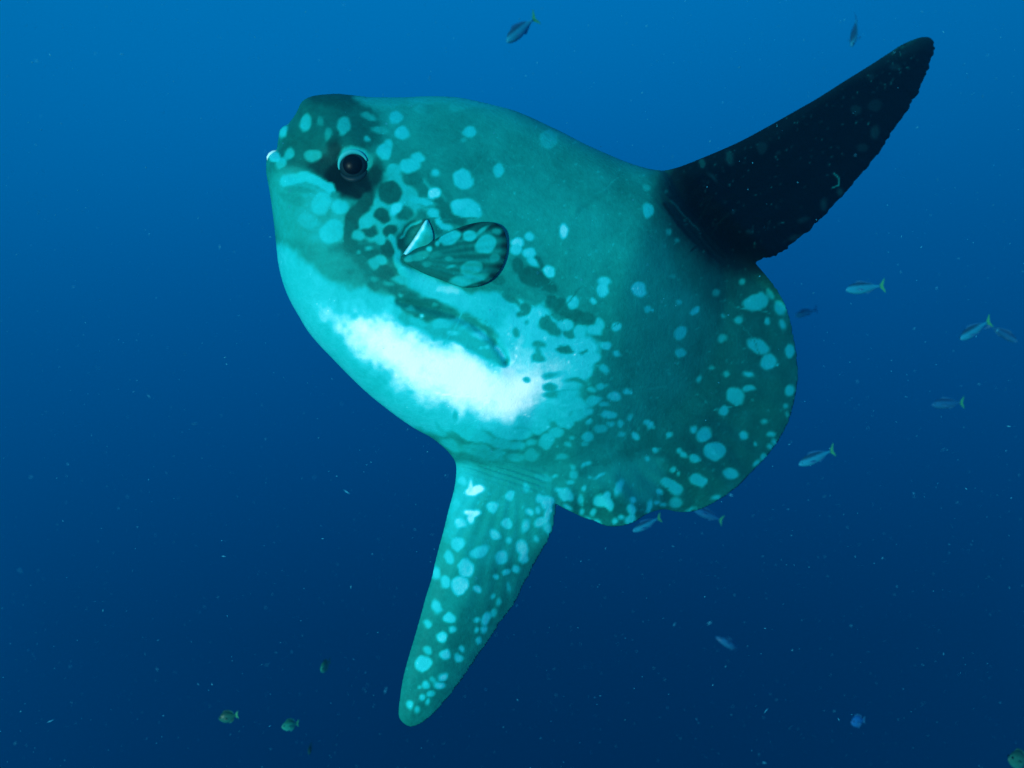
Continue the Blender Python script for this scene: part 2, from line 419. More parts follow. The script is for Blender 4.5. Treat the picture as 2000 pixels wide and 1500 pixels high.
# dark mottled belt behind the cheek and under the pectoral fin
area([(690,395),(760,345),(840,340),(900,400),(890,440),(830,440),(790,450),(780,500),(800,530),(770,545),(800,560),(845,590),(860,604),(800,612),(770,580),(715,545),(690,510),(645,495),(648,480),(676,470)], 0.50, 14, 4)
area([(835,605),(880,612),(930,634),(975,672),(992,708),(978,718),(950,700),(920,684),(895,672),(862,660),(846,664),(838,650),(800,634),(775,625),(800,605)], 0.86, 9, 3)
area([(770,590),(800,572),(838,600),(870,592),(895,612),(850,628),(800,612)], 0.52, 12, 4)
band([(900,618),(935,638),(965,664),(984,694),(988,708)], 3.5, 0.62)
area([(700,372),(760,335),(830,350),(870,400),(830,410),(800,430),(760,470),(720,470),(700,440)], 0.86, 12, 3)

area([(1470,505),(1400,500),(1375,600),(1340,740),(1250,850),(1130,905),(1090,960),(1090,1000),(1200,1040),(1400,1000),(1560,860),(1570,640)], 0.42, 130)  # rear flank and clavus darkened in pigment, standing in for the flash falloff
area([(1478,512),(1330,370),(1275,350),(1295,450),(1370,570),(1440,600),(1480,560)], 0.34, 80)  # shadow around the dorsal root painted into the hide colour
area([(860,1230),(960,1210),(900,1330),(830,1420),(770,1420),(790,1310)], 0.50, 90)  # anal fin tip dimmed by pigment where the light falls off
area([(1312,325),(1370,290),(1850,40),(1880,130),(1780,330),(1650,480),(1540,550),(1478,534),(1404,512),(1350,462),(1312,405),(1302,360)], 0.0, 84)  # dark grey fin painted black, its shade put into the pigment
area([(1330,300),(1450,262),(1560,200),(1600,185),(1560,240),(1450,300),(1340,345)], 0.05, 30)
# dark marks: x, y, rx, ry, value, angle
for a in [(652,300,16,36,.20,8),(690,352,46,34,.14,0),(640,326,40,20,.20,8),(706,376,22,16,.16,0),(735,340,16,26,.24,0),(662,345,26,24,.10,0),
          (762,376,27,22,.36,0),(744,420,15,15,.34,0),(711,398,15,25,.30,20),(690,430,17,30,.34,18),(684,462,14,26,.40,0),(722,451,15,11,.40,0),(762,451,14,15,.36,0),
          (806,350,13,30,.48,-42),(826,372,12,16,.50,0),(835,395,20,9,.52,0),(885,420,30,15,.42,40),(862,405,12,26,.44,-30),(852,446,14,16,.42,-40),(790,418,18,14,.48,0),
          (756,487,15,15,.36,0),(748,528,22,14,.42,20),(700,488,40,10,.42,10),(725,505,18,8,.42,30),(734,556,14,8,.50,0),(800,583,28,12,.46,22),(840,592,30,10,.46,5),
          (642,412,6,14,.66,0),(572,388,24,10,.66,25),(630,425,9,6,.70,0),(585,372,26,7,.62,10),(682,533,7,6,.58,0),
          (1012,520,13,15,.44,0),(1042,542,32,18,.40,25),(1070,560,20,12,.44,30),(974,546,12,11,.50,0),(1048,515,14,12,.46,0),
          (996,582,14,8,.56,30),(1010,592,10,4,.58,35),(1026,602,11,14,.56,15),(1018,614,12,7,.58,-20),
          (1090,596,28,14,.42,20),(1120,612,34,13,.44,28),(1150,626,20,12,.48,20),(1078,592,12,12,.46,0),
          (1066,630,13,14,.60,0),(1080,642,20,11,.60,25),(1009,647,8,9,.70,0),(1052,671,13,7,.74,0),(1051,686,5,14,.80,0),(1051,701,13,9,.78,0),(1104,681,20,10,.58,8),
          (1115,650,14,10,.60,0),(1031,630,4,4,.78,0),(1026,743,7,5,.95,40),(1076,734,16,4,.86,-8),(1074,756,15,10,.78,0),(1076,774,16,8,.78,0),(1104,768,26,6,.74,0),(1130,746,24,5,.66,5),
          (1142,688,11,9,.62,0),(1126,802,9,5,.66,0),(1082,829,8,5,.74,0),(954,851,14,5,.74,20),(1024,838,14,3,.80,10),(898,838,6,10,.76,0),(966,856,20,4,.72,15),(956,876,9,4,.68,0),
          (984,900,12,5,.56,0),(892,812,5,10,.90,0),(920,858,10,5,.78,20),(860,838,4,14,.86,-35),(1124,785,22,5,.72,-12)]:
    ell(*a[:5], ang=a[5], soft=16 if a[4] < .25 else 6)
# belly rim below the white: hide shows between pale ovals
area([(880,868),(960,858),(1040,868),(1090,850),(1150,790),(1170,740),(1210,720),(1260,800),(1180,900),(1080,925),(960,915),(893,905)], 0.60, 22, 6)
for a in [(905,842,26,14,.98,20),(935,856,30,12,.98,12),(985,846,26,12,1.04,10),(1018,848,20,12,1.02,0),(880,870,22,9,.88,25),(930,880,34,12,.84,10),(980,866,24,9,.90,0),
          (960,893,30,9,.80,10),(975,884,16,8,.84,0),(1050,830,22,14,1.04,0),(1090,806,24,16,1.04,0),(1012,870,14,8,.92,0),(1038,866,11,7,.92,0),(1067,862,15,14,.92,0),(1084,846,16,11,.98,0),
          (1038,888,16,10,.82,0),(1009,892,17,8,.82,0),(1098,893,12,7,.86,0),(1064,854,9,6,.98,0),(1048,840,11,10,1.02,0),(1106,824,18,14,1.0,0),(1130,812,16,10,.95,0),(1120,790,26,14,1.0,0),(1110,770,20,7,1.0,0)]:
    ell(*a[:5], ang=a[5])
# sheen painted as paler pigment: anal fin root, then clavus base lobe
area([(893,905),(960,905),(1060,925),(1090,960),(1086,1000),(1060,1060),(960,1110),(850,1110),(860,1060),(886,950)], 0.74, 40, 5)
area([(890,905),(925,915),(945,950),(925,1000),(895,1050),(868,1040),(884,950)], 0.92, 30, 4)
area([(1090,940),(1200,905),(1290,900),(1270,990),(1180,960),(1110,975)], 0.68, 40, 4)

# pale marks: x, y, rx, ry, value, angle
V = 1.0
LIGHT = [
 # head, the upper lip's highlight painted pale
 (595,239,11,17,.86,12),(623,239,6,10,.58,0),(669,248,15,17,.80,10),(639,262,6,10,.62,-10),(609,305,17,13,.76,0),(565,300,10,11,.86,0),(549,318,11,16,.88,20),(534,305,13,12,1.08,0),(551,258,7,14,1.0,12),
 (773,228,11,11,.92,0),(783,262,14,13,1.0,0),(718,272,5,5,.90,0),(747,296,14,15,1.0,0),(755,282,8,10,.96,0),(800,324,20,14,1.0,-12),(818,307,13,10,1.0,0),(850,338,9,6,1.0,0),(770,330,14,12,.88,0),
 (905,349,23,18,1.02,35),(720,318,8,15,.72,15),(722,226,16,7,.72,15),(820,212,14,9,.72,0),(893,207,18,12,.74,0),(742,254,18,8,.74,0),
 (666,404,17,14,.94,0),(628,398,19,22,.92,0),(648,452,22,24,.96,0),(600,430,20,14,.86,0),(655,380,10,6,.60,0),
 # cheek network and belt
 (700,460,14,10,.88,10),(742,466,12,12,.90,0),(718,485,7,4,.86,0),(697,492,4,4,.80,0),(742,508,14,10,.90,0),(728,517,9,12,.84,-30),(784,546,16,8,.90,10),(762,554,10,4,.78,15),(731,545,9,4,.74,5),
 (715,435,14,12,.90,0),(775,407,14,10,1.16,-25),(847,376,11,11,1.20,0),(824,392,24,8,.96,10),(844,416,12,11,1.0,0),(858,432,8,18,1.0,-40),(872,443,12,7,1.0,20),(783,578,4,4,.82,0),
 (804,604,10,6,.80,0),(850,594,6,4,.72,0),(825,617,4,4,1.3,0),(862,632,20,9,1.02,0),(818,630,16,8,1.0,10),(885,648,11,6,1.14,0),(935,655,18,5,1.2,15),(905,636,8,4,1.0,-20),(978,690,6,16,1.25,-28),(953,676,5,4,1.2,0),(942,678,4,3,1.2,0),
 # back
 (911,407,31,19,1.0,14),(900,398,16,10,1.04,0),(917,260,12,11,.98,0),(905,274,5,4,.80,0),(1071,273,20,19,.80,0),(975,331,12,12,.98,0),(1263,411,11,14,.98,-20),(1100,453,9,14,1.24,12),(1012,475,12,11,1.22,0),(1009,490,11,11,1.1,0),
 (1035,462,10,9,1.10,0),(1034,496,13,10,1.14,0),(1041,513,12,7,1.12,45),(1071,529,12,13,1.18,0),(1260,367,7,8,.74,-30),(1306,453,6,6,.76,0),(1325,470,5,5,.7,0),
 # flank
 (1117,590,13,12,1.02,0),(1177,568,12,13,1.18,0),(1181,552,13,8,1.14,0),(1248,564,14,15,1.18,0),(1157,591,7,7,1.10,0),(1263,602,7,7,1.0,0),(1105,634,17,14,1.06,0),(1135,646,12,12,1.04,0),(1160,645,14,9,1.06,-15),(1171,632,8,12,1.06,20),
 (1204,640,10,10,1.08,0),(1180,675,13,9,1.08,25),(1207,694,8,6,1.04,30),(1130,674,17,14,1.14,20),(1155,700,16,13,1.08,0),(1155,682,5,9,1.1,20),(1137,727,18,14,1.12,0),(1178,722,11,7,.98,20),(1173,752,7,6,1.0,0),(1158,760,8,6,.98,0),
 (1224,765,8,7,1.06,0),(1198,773,13,9,1.04,10),(1160,782,17,8,.98,-25),(1181,789,9,6,.96,0),(1146,802,11,8,.96,0),(1189,812,14,9,1.02,0),(1154,826,6,5,.98,0),(1231,815,6,4,1.0,-20),(1193,831,6,5,.96,0),(1211,829,7,7,.98,0),
 (1260,827,7,6,1.0,0),(1268,834,7,6,1.02,0),(1175,840,12,8,.92,0),(1149,853,12,11,1.0,-20),(1241,852,7,7,1.06,0),(1216,848,7,5,.92,0),(1116,854,6,4,.94,-20),(1109,869,6,5,.94,0),(1140,867,6,4,.92,15),(1182,750,4,3,.92,0),
 # clavus
 (1325,589,6,6,.96,0),(1356,608,7,6,1.02,10),(1398,573,9,6,.76,-20),(1330,651,14,11,1.16,-25),(1332,689,10,10,1.10,0),(1412,663,8,7,.84,0),(1441,624,9,7,.90,0),(1476,591,25,16,1.12,-22),(1506,575,8,11,.84,-20),(1525,600,9,14,.96,-35),
 (1499,628,7,9,.98,0),(1532,633,6,11,.94,-10),(1479,676,25,15,1.14,30),(1499,707,15,13,1.10,-20),(1544,684,10,13,1.0,0),(1462,733,10,6,1.08,10),(1368,739,5,7,.94,0),(1419,731,6,5,.84,0),(1392,720,5,4,.84,0),(1436,774,21,15,1.18,32),
 (1466,760,9,6,1.0,0),(1457,762,7,6,1.04,0),(1542,762,9,10,1.02,0),(1535,795,5,6,.90,0),(1538,811,4,5,.82,0),(1448,548,6,6,.82,0),(1415,619,4,4,.84,0),(1316,540,4,4,.8,0),
 (1412,804,9,10,1.18,0),(1375,849,17,14,1.18,-20),(1397,883,20,18,1.22,20),(1450,851,10,8,1.14,15),(1354,837,7,6,1.06,0),(1356,896,11,9,1.18,10),(1328,879,7,6,1.12,0),(1336,888,8,7,1.10,20),(1364,941,16,13,1.18,0),
 (1426,926,14,11,1.24,15),(1300,944,14,10,1.08,40),(1314,954,20,13,1.14,40),(1508,848,8,6,1.0,0),(1503,872,5,5,1.16,0),(1512,862,4,6,1.06,20),(1491,896,7,8,1.16,30),(1477,904,5,6,1.22,30),(1474,869,4,4,1.06,0),(1491,824,7,5,.88,0),
 (1309,847,6,6,.98,-20),(1281,882,6,5,1.04,0),(1261,895,5,5,.98,0),(1313,916,6,6,.98,0),(1327,924,4,4,.94,0),(1210,953,7,17,1.16,15),(1234,974,7,7,1.12,0),(1231,994,9,12,1.12,-10),(1229,1013,11,7,1.12,-40),(1214,1011,5,5,1.06,0),
 (1203,1019,6,6,1.18,0),(1399,972,8,5,1.14,-15),(1285,962,7,5,1.30,30),(1268,990,5,14,1.22,15),(1283,981,5,4,1.12,0),(1294,985,5,4,1.12,0),(1318,982,16,10,.86,10),(1350,996,10,3,1.0,-15),
 (1176,978,18,11,1.18,0),(1192,986,8,14,1.18,-20),(1188,968,7,7,1.18,0),(1104,968,14,12,1.12,30),(1091,958,8,4,1.1,35),(1132,976,6,9,1.0,20),(1143,956,6,6,1.22,0),(1108,992,10,5,1.10,30),(1136,1000,5,7,1.02,-15),(1158,1000,6,9,1.02,15),
 (1167,1019,9,5,1.04,25),(1149,1013,6,3,1.0,25),(1062,932,16,7,.84,15),(1114,943,8,5,1.02,-10),(1120,926,8,9,.92,0),(1138,910,6,4,1.04,-20),(1149,908,7,4,1.06,0),(1172,931,8,3,1.12,-30),(1156,932,4,3,1.0,0),(1083,930,7,4,.9,0),(1117,912,4,4,.92,0),
 # anal fin
 (926,958,18,9,1.42,-8),(936,955,9,6,1.42,0),(918,950,5,16,1.36,12),(904,938,8,9,1.14,0),(961,990,11,11,1.16,0),(994,971,9,10,1.14,0),(916,1000,10,6,1.40,0),(928,1003,9,7,1.36,-20),(919,1013,7,9,1.34,0),(898,1020,11,11,1.22,0),
 (894,1060,14,12,1.14,-20),(990,1023,10,9,1.16,40),(967,1046,10,12,1.16,-30),(1028,1028,7,13,1.16,18),(1034,999,6,6,1.18,0),(1048,995,5,7,1.18,0),(1054,1017,10,10,1.20,0),(1068,1006,7,20,1.20,12),(1071,1030,6,12,1.16,0),
 (1068,982,12,14,1.16,20),(1054,974,8,8,1.14,0),(994,1058,6,6,1.12,0),(938,1078,19,10,1.14,-30),(1019,1070,12,17,1.18,0),(1020,1092,9,9,1.16,0),(981,1090,12,12,1.16,0),(1049,1054,5,8,1.12,-10),(1026,956,7,10,1.02,-25),(892,985,9,9,1.0,0),
 (876,1090,9,14,1.12,-8),(909,1109,16,18,1.18,15),(897,1144,16,18,1.18,20),(868,1139,11,12,1.12,0),(852,1119,7,14,1.10,-10),(932,1149,9,8,1.18,0),(968,1127,6,6,1.10,0),(989,1119,7,6,1.12,0),(1006,1113,6,8,1.14,0),(994,1148,4,8,.90,0),
 (960,1167,4,4,1.06,0),(974,1177,5,7,1.0,0),(850,1185,9,14,1.10,-25),(876,1208,10,10,1.14,0),(835,1217,7,9,1.06,-15),(884,1231,8,7,1.12,0),(863,1246,10,10,1.18,0),(951,1207,9,13,1.18,30),(967,1198,7,8,1.0,0),(932,1209,6,5,1.12,0),
 (932,1228,5,5,1.10,0),(947,1228,6,8,1.16,0),(937,1250,6,8,1.08,10),(905,1267,5,6,1.16,0),(895,1284,8,6,1.12,0),(868,1277,12,11,1.16,0),(835,1272,7,9,1.0,-20),(826,1298,15,16,1.10,0),(866,1320,10,7,1.18,-20),(858,1337,11,7,1.16,8),
 (832,1338,8,7,1.04,20),(819,1341,4,4,.98,0),(843,1356,9,8,1.04,-25),(826,1364,6,7,1.10,0),(839,1374,5,6,1.08,0),(802,1378,6,8,1.08,0),(816,1388,4,5,1.04,0),(846,1328,5,5,.86,0),
 # dorsal fin: hardly paler than its painted black
 (1672,215,10,9,.14,0),(1706,205,14,10,.12,0),(1750,130,12,8,.13,0),(1709,258,8,14,.17,10),(1683,290,10,8,.13,0),(1490,288,10,12,.15,0),(1424,306,8,14,.20,-20),(1392,345,5,12,.18,-40),(1640,375,7,10,.18,0),(1610,400,6,12,.18,-10),(1555,463,14,6,.16,-20),
 (1372,320,9,9,.26,0),(1460,455,5,4,.16,0),(1700,150,8,6,.12,0),(1520,300,4,3,.14,0),(1570,430,12,5,.14,-25)]
area([(656,312),(668,292),(690,284),(712,292),(724,314),(716,312),(704,302),(690,298),(674,302)], 0.88, 9)
band([(557,352),(600,345),(625,354),(646,372)], 9, 0.98)
band([(640,362),(650,375)], 6, 0.98)
band([(768,466),(776,490),(778,512),(788,532)], 7, .92)
band([(788,530),(830,552),(880,566),(900,574)], 11, 1.04)
band([(860,560),(892,566)], 7, 1.22, 10)
for a in LIGHT: ell(*a[:4], min(a[4], .97 if a[0] > 1290 else 1.1) if a[0] > 1080 and a[1] > 460 else a[4], ang=a[5])
# gill cavity: shade of the hollow painted dark, with a thin pale upper lip
area([(776,478),(784,450),(803,433),(826,427),(836,432),(820,462),(796,494),(784,494)], 0.30, 7)
area([(790,462),(805,446),(822,440),(812,462),(796,482)], 0.46, 10)
band([(783,462),(793,447),(808,436),(820,430)], 2.2, .95)
# healed scratch and nicks on the dorsal fin
band([(1628,335),(1638,347),(1637,360),(1628,367),(1622,369)], 1.6, .55, 3)
band([(1308,388),(1335,418),(1368,455)], 1.4, .36, 4)
band([(1296,398),(1322,432),(1362,474),(1392,500)], 3.0, .10, 7)  # darker line along the fin root wrinkles
for k in range(150):
    q = random.Random(900 + k)
    u, v = q.uniform(0.03, 1), q.uniform(-.5, .5)
    cx, cy = 1380 + 400 * u + 150 * v * (1.25 - u), 400 - 300 * u + 190 * v * (1.25 - u)
    ell(cx, cy, q.uniform(1.6, 3.4), q.uniform(1.2, 2.0), q.uniform(.10, .34), q.uniform(0, 180), 2)
for k in range(420):
    q = random.Random(5000 + k)
    cx, cy = q.uniform(930, 1540), q.uniform(230, 1000)
    i, j = int((cx - S.xs[0]) / 3), int((cy - S.ys[0]) / 3)
    if DT[i, j] > 6:
        ell(cx, cy, q.uniform(1.8, 3.2), q.uniform(1.4, 2.6), float(PG[i, j]) + q.uniform(.05, .22), q.uniform(0, 180), 3)

for k in range(46):                       # old scrapes on the hide
    q = random.Random(300 + k)
    cx, cy, a, l = q.uniform(800, 1500), q.uniform(230, 930), q.uniform(-1.2, 1.2), q.uniform(14, 60)
    i, j = int((cx - S.xs[0]) / 3), int((cy - S.ys[0]) / 3)
    if DT[i, j] > 45:
        dx, dy = l * math.cos(a), l * math.sin(a)
        band([(cx - dx, cy - dy), (cx + 3, cy + q.uniform(-4, 4)), (cx + dx, cy + dy)], q.uniform(.5, 1.1), float(PG[i, j]) + q.choice((-.07, .06, .09)), 3)

ORG = Vector(P3(1000, 620, 2.35))
fish = thing('ocean_sunfish', 'huge spotted teal ocean sunfish with white belly and dark raised dorsal fin, painted black as in shade', 'sunfish', ORG)
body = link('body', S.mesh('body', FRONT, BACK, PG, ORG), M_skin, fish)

def front_at(px, py): return float(S.sample(FRONT, px, py))
def normal_at(px, py, e=14):
    a = P3(px - e, py, front_at(px - e, py)); b = P3(px + e, py, front_at(px + e, py))
    c = P3(px, py - e, front_at(px, py - e)); d = P3(px, py + e, front_at(px, py + e))
    n = (b - a).cross(d - c).normalized()
    return n if n.dot(P3(px, py, 1)) < 0 else -n

# ------------------------------------------------------------------ eye, lids, lip highlight
def lathe(name, prof, seg=28):
    vs, fs = [], []
    for r, z in prof:
        for k in range(seg):
            a = 2 * math.pi * k / seg; vs.append((r * math.cos(a), r * math.sin(a), z))
    for i in range(len(prof) - 1):
        for k in range(seg):
            fs.append((i * seg + k, i * seg + (k + 1) % seg, (i + 1) * seg + (k + 1) % seg, (i + 1) * seg + k))
    fs.append(tuple(range(seg))[::-1]); fs.append(tuple((len(prof) - 1) * seg + k for k in range(seg)))
    me = bpy.data.meshes.new(name); me.from_pydata(vs, [], fs)
    me.polygons.foreach_set('use_smooth', np.ones(len(me.polygons), bool)); return me
px = 2.33 * K / 1000                                        # metres to a pixel at the animal
ex, ey = 690, 324
en = normal_at(ex, ey, 30); ep = P3(ex, ey, front_at(ex, ey))
rot = en.to_track_quat('Z', 'Y').to_matrix().to_4x4()
R_e = 25 * px
prof = [(R_e * math.sin(t), R_e * 0.72 * math.cos(t)) for t in np.linspace(math.pi * .62, math.pi * .17, 14)]
prof = prof + [(R_e * math.sin(t), R_e * 0.72 * math.cos(t)) for t in np.linspace(math.pi * .16, 0.02, 5)]
eye = link('eye', lathe('eye', prof), M_iris, fish)
eye.matrix_local = Matrix.Translation(ep - ORG + en * (-0.002)) @ rot
pup = link('pupil', lathe('pupil', [(R_e * .92 * math.sin(t), R_e * (0.765 * math.cos(t)) + .0006) for t in np.linspace(math.pi * .36, 0.02, 10)]), M_pupil, eye)

def tube(name, pts, rad, seg=10):
    pts = [Vector(p) for p in pts]; vs, fs = [], []; n = len(pts)
    for i, p in enumerate(pts):
        t = (pts[min(i + 1, n - 1)] - pts[max(i - 1, 0)]).normalized()
        u = t.cross(FWD).normalized(); w = t.cross(u).normalized()
        for k in range(seg):
            a = 2 * math.pi * k / seg; vs.append(p + (u * math.cos(a) + w * math.sin(a)) * rad[i])
    for i in range(n - 1):
        for k in range(seg):
            fs.append((i * seg + k, i * seg + (k + 1) % seg, (i + 1) * seg + (k + 1) % seg, (i + 1) * seg + k))
    fs.append(tuple(range(seg))[::-1]); fs.append(tuple((n - 1) * seg + k for k in range(seg)))
    me = bpy.data.meshes.new(name); me.from_pydata([tuple(v) for v in vs], [], fs)
    me.polygons.foreach_set('use_smooth', np.ones(len(me.polygons), bool)); me.update(); return me
def on_skin(px_, py_, lift=0.0): return P3(px_, py_, front_at(px_, py_) - lift) - ORG
arc = [math.radians(a) for a in np.linspace(165, 340, 22)]
lid = link('eyelid', tube('eyelid', [on_skin(ex + 28 * math.cos(a), ey + 28 * math.sin(a), 0.0035) for a in arc],
                          [0.002 + 0.0050 * math.sin(math.pi * i / 21) for i in range(22)]), M_lid, fish)
arc2 = [math.radians(a) for a in np.linspace(20, 150, 16)]
lid2 = link('lower_eyelid', tube('lower_eyelid', [on_skin(ex + 28 * math.cos(a), ey + 27 * math.sin(a), -0.001) for a in arc2],
                           [0.003 + 0.006 * math.sin(math.pi * i / 15) for i in range(16)]), M_iris, fish)
lip_glint = link('lip_glint', tube('lip_glint', [on_skin(541, 294.5, -0.012), on_skin(535, 298.5, -0.012), on_skin(529, 303, -0.012), on_skin(525, 309, -0.012), on_skin(523.5, 315, -0.010)],
                         [0.003, 0.0072, 0.0080, 0.0068, 0.002]), M_lip_glint, fish)  # white highlight on the upper lip, modelled as a pale beak

# ------------------------------------------------------------------ pectoral fin and gill flap
pf = spline([(783,503),(800,491),(830,478),(860,462),(890,447),(920,437),(950,433),(972,438),(985,452),(990,475),(988,500),(978,525),(960,546),(940,557),(915,562),(890,558),(862,547),(832,536),(803,521)], 5)
F = Sheet(pf, 2.0)
d0, d1 = front_at(790, 505), front_at(960, 500)
tt = np.clip((F.X - 785) / 200, 0, 1.05)
th = np.arctan2(F.Y - 506, F.X - 770)
fm = S.sample(blur(FRONT, 40), F.X, F.Y) - 0.010 - 0.006 * tt + 0.004 * np.cos((F.Y - 500) / 30.0) * tt
fh = (4.2 * (1 - np.exp(-np.maximum(F.D, 0) / 6)) * (1.25 - .75 * tt)) + 1.1 * np.sin(th * 52) * np.clip(F.D / 10, 0, 1) * tt
fh = np.maximum(fh, 0.3 * (F.D > 0))
Fx, Fy = F.X + 2.5 * vnoise(F.X, F.Y, 18, 61), F.Y + 2.5 * vnoise(F.X, F.Y, 18, 62)
fp = np.full_like(F.X, .46) + .06 * np.sin(th * 64 + 1.5 * vnoise(F.X, F.Y, 30, 66)) * tt
rimk = np.clip(.35 + .9 * tt - .006 * (F.Y - 500), 0, 1)
fp = fp * (1 - rimk * .5 * (1 - sstep(2, 24, F.D + 5 * vnoise(F.X, F.Y, 22, 67))))
def fe(cx, cy, rx, ry, val, ang=0, soft=5):
    global fp
    a = math.radians(ang); dx, dy = Fx - cx, Fy - cy
    u = (dx * math.cos(a) + dy * math.sin(a)) / rx; v = (-dx * math.sin(a) + dy * math.cos(a)) / ry
    m = sstep(-soft / 2, soft / 2, (1 - np.sqrt(u * u + v * v)) * min(rx, ry)); fp = fp * (1 - m) + val * m
for a in [(880,465,20,11,.94,-28),(866,466,12,6,.90,-30),(915,460,14,11,.96,-20),(940,452,16,4,.86,-30),(948,478,22,17,.90,-25),(970,453,7,6,.62,0),(920,525,22,14,.78,-10),(905,548,26,10,.82,-8),(935,543,18,8,.74,-20),
          (838,486,6,6,.98,0),(854,476,5,6,.9,0),(834,515,8,6,.62,0),(878,505,8,5,.70,0),(880,522,7,3,.84,-5),(965,503,10,8,.62,0),(850,498,14,6,.56,-20),(800,506,12,7,.8,-20),(820,500,18,9,.7,-20)]:
    fe(*a[:5], ang=a[5])
fp = fp + .05 * np.sin(th * 64) * sstep(.3, .7, tt)
pect = link('pectoral_fin', F.mesh('pectoral_fin', fm - fh * U2M, fm + fh * U2M, fp, ORG), M_skin, fish)

gf = spline([(833,429),(839,436),(845,452),(846,468),(838,482),(822,492),(804,499),(788,500),(790,492),(800,478),(812,460),(822,444)], 5)
G = Sheet(gf, 1.5)
gm = np.vectorize(front_at)(G.X, G.Y) - 0.006
ed = pline_d  # edge ridge distance, computed on the flap's own grid
def gline(pts):
    d = None
    for (a, b), (c, e) in zip(pts[:-1], pts[1:]):
        x_, y_ = c - a, e - b; t = np.clip(((G.X - a) * x_ + (G.Y - b) * y_) / (x_ * x_ + y_ * y_), 0, 1)
        k = np.hypot(G.X - a - x_ * t, G.Y - b - y_ * t); d = k if d is None else np.minimum(d, k)
    return d
ge = gline([(831,433),(824,448),(814,464),(803,480),(792,496)])
gh = 3.2 * (1 - np.exp(-np.maximum(G.D, 0) / 7)) + 5 * np.exp(-(ge / 7.5) ** 2) * np.clip(G.D / 4, 0, 1)
gp = .70 + .42 * np.exp(-(ge / 4.5) ** 2) + .26 * np.exp(-(ge / 11.0) ** 2) + .10 * vnoise(G.X, G.Y, 9, 71)
flap = link('gill_flap', G.mesh('gill_flap', gm - gh * U2M, gm + gh * U2M, gp, ORG), M_skin, fish)

# ------------------------------------------------------------------ small fish
def fish_material(name, back, side, belly, spec=0.4, rough=0.35, metal=0.25):
    m, nt, b = new_mat(name)
    tc = nt.nodes.new('ShaderNodeTexCoord'); sp = nt.nodes.new('ShaderNodeSeparateXYZ'); nt.links.new(tc.outputs['Generated'], sp.inputs[0])
    n = nt.nodes.new('ShaderNodeTexNoise'); n.inputs['Scale'].default_value = 14; nt.links.new(tc.outputs['Generated'], n.inputs['Vector'])
    v = math_node(nt, 'ADD', sp.outputs['Z'], math_node(nt, 'MULTIPLY', math_node(nt, 'SUBTRACT', n.outputs['Fac'], .5), .22))
    rp = nt.nodes.new('ShaderNodeValToRGB'); nt.links.new(v, rp.inputs[0]); r = rp.color_ramp
    for p in (0.5, 0.6): r.elements.new(p)
    for e, (p, c) in zip(r.elements, [(0.05, belly), (0.40, side), (0.62, side), (0.82, back)]): e.position = p; e.color = (*c, 1)
    nt.links.new(rp.outputs[0], b.inputs['Base Color'])
    b.inputs['Roughness'].default_value = rough; b.inputs['Metallic'].default_value = metal; b.inputs['Specular IOR Level'].default_value = spec
    return m
M_fus = fish_material('silver_blue_scales', (0.006, 0.06, 0.12), (0.008, 0.22, 0.36), (0.008, 0.27, 0.40), spec=.15, metal=0.0)  # silvery blue, also pulled toward the water colour to imitate haze
M_hazed = fish_material('haze_faded_scales', (0.006, 0.06, 0.15), (0.006, 0.11, 0.25), (0.006, 0.12, 0.25), spec=.1, metal=0.0)  # distance haze painted in: colours close to the water blue
M_tail = plain('yellow_green_fin', (0.02, 0.26, 0.13), 0.5, 0.1)
M_green = fish_material('olive_green_scales', (0.006, 0.06, 0.045), (0.008, 0.10, 0.08), (0.008, 0.13, 0.12), spec=.1, metal=0.0)
M_pale = fish_material('pale_green_scales', (0.008, 0.12, 0.08), (0.01, 0.22, 0.17), (0.015, 0.28, 0.25), spec=.1, metal=0.0)
M_finb = plain('dusky_fin', (0.01, 0.12, 0.26), 0.5, 0.3)

def loft(name, prof, wide, bend=0.0, seg=14):
    vs, fs = [], []
    for x, hh, zc in prof:
        for k in range(seg):
            a = 2 * math.pi * k / seg
            vs.append((x, hh * wide * math.cos(a) + bend * (x - .4) ** 2, hh * math.sin(a) + zc))
    n = len(prof)
    for i in range(n - 1):
        for k in range(seg):
            fs.append((i * seg + k, (i + 1) * seg + k, (i + 1) * seg + (k + 1) % seg, i * seg + (k + 1) % seg))
    fs.append(tuple(range(seg))); fs.append(tuple((n - 1) * seg + k for k in range(seg))[::-1])
    me = bpy.data.meshes.new(name); me.from_pydata(vs, [], fs)
    me.polygons.foreach_set('use_smooth', np.ones(len(me.polygons), bool)); me.update(); return me
def blade(name, pts, t, bend=0.0):          # a thin fin: outline in x,z with a lens-like thickness
    pts = [Vector((p[0], 0, p[1])) for p in pts]; c = sum(pts, Vector()) / len(pts); n = len(pts)
    off = lambda p: Vector((0, bend * (p.x - .4) ** 2, 0))
    vs = [p + off(p) for p in pts] + [c + off(c) + Vector((0, t, 0)), c + off(c) - Vector((0, t, 0))]
    fs = [(i, (i + 1) % n, n) for i in range(n)] + [((i + 1) % n, i, n + 1) for i in range(n)]
    me = bpy.data.meshes.new(name); me.from_pydata([tuple(v) for v in vs], [], fs); me.update(); return me
def ball(name, r):
    return lathe(name, [(r * math.sin(t), r * math.cos(t)) for t in np.linspace(math.pi - .05, .05, 9)], 12)

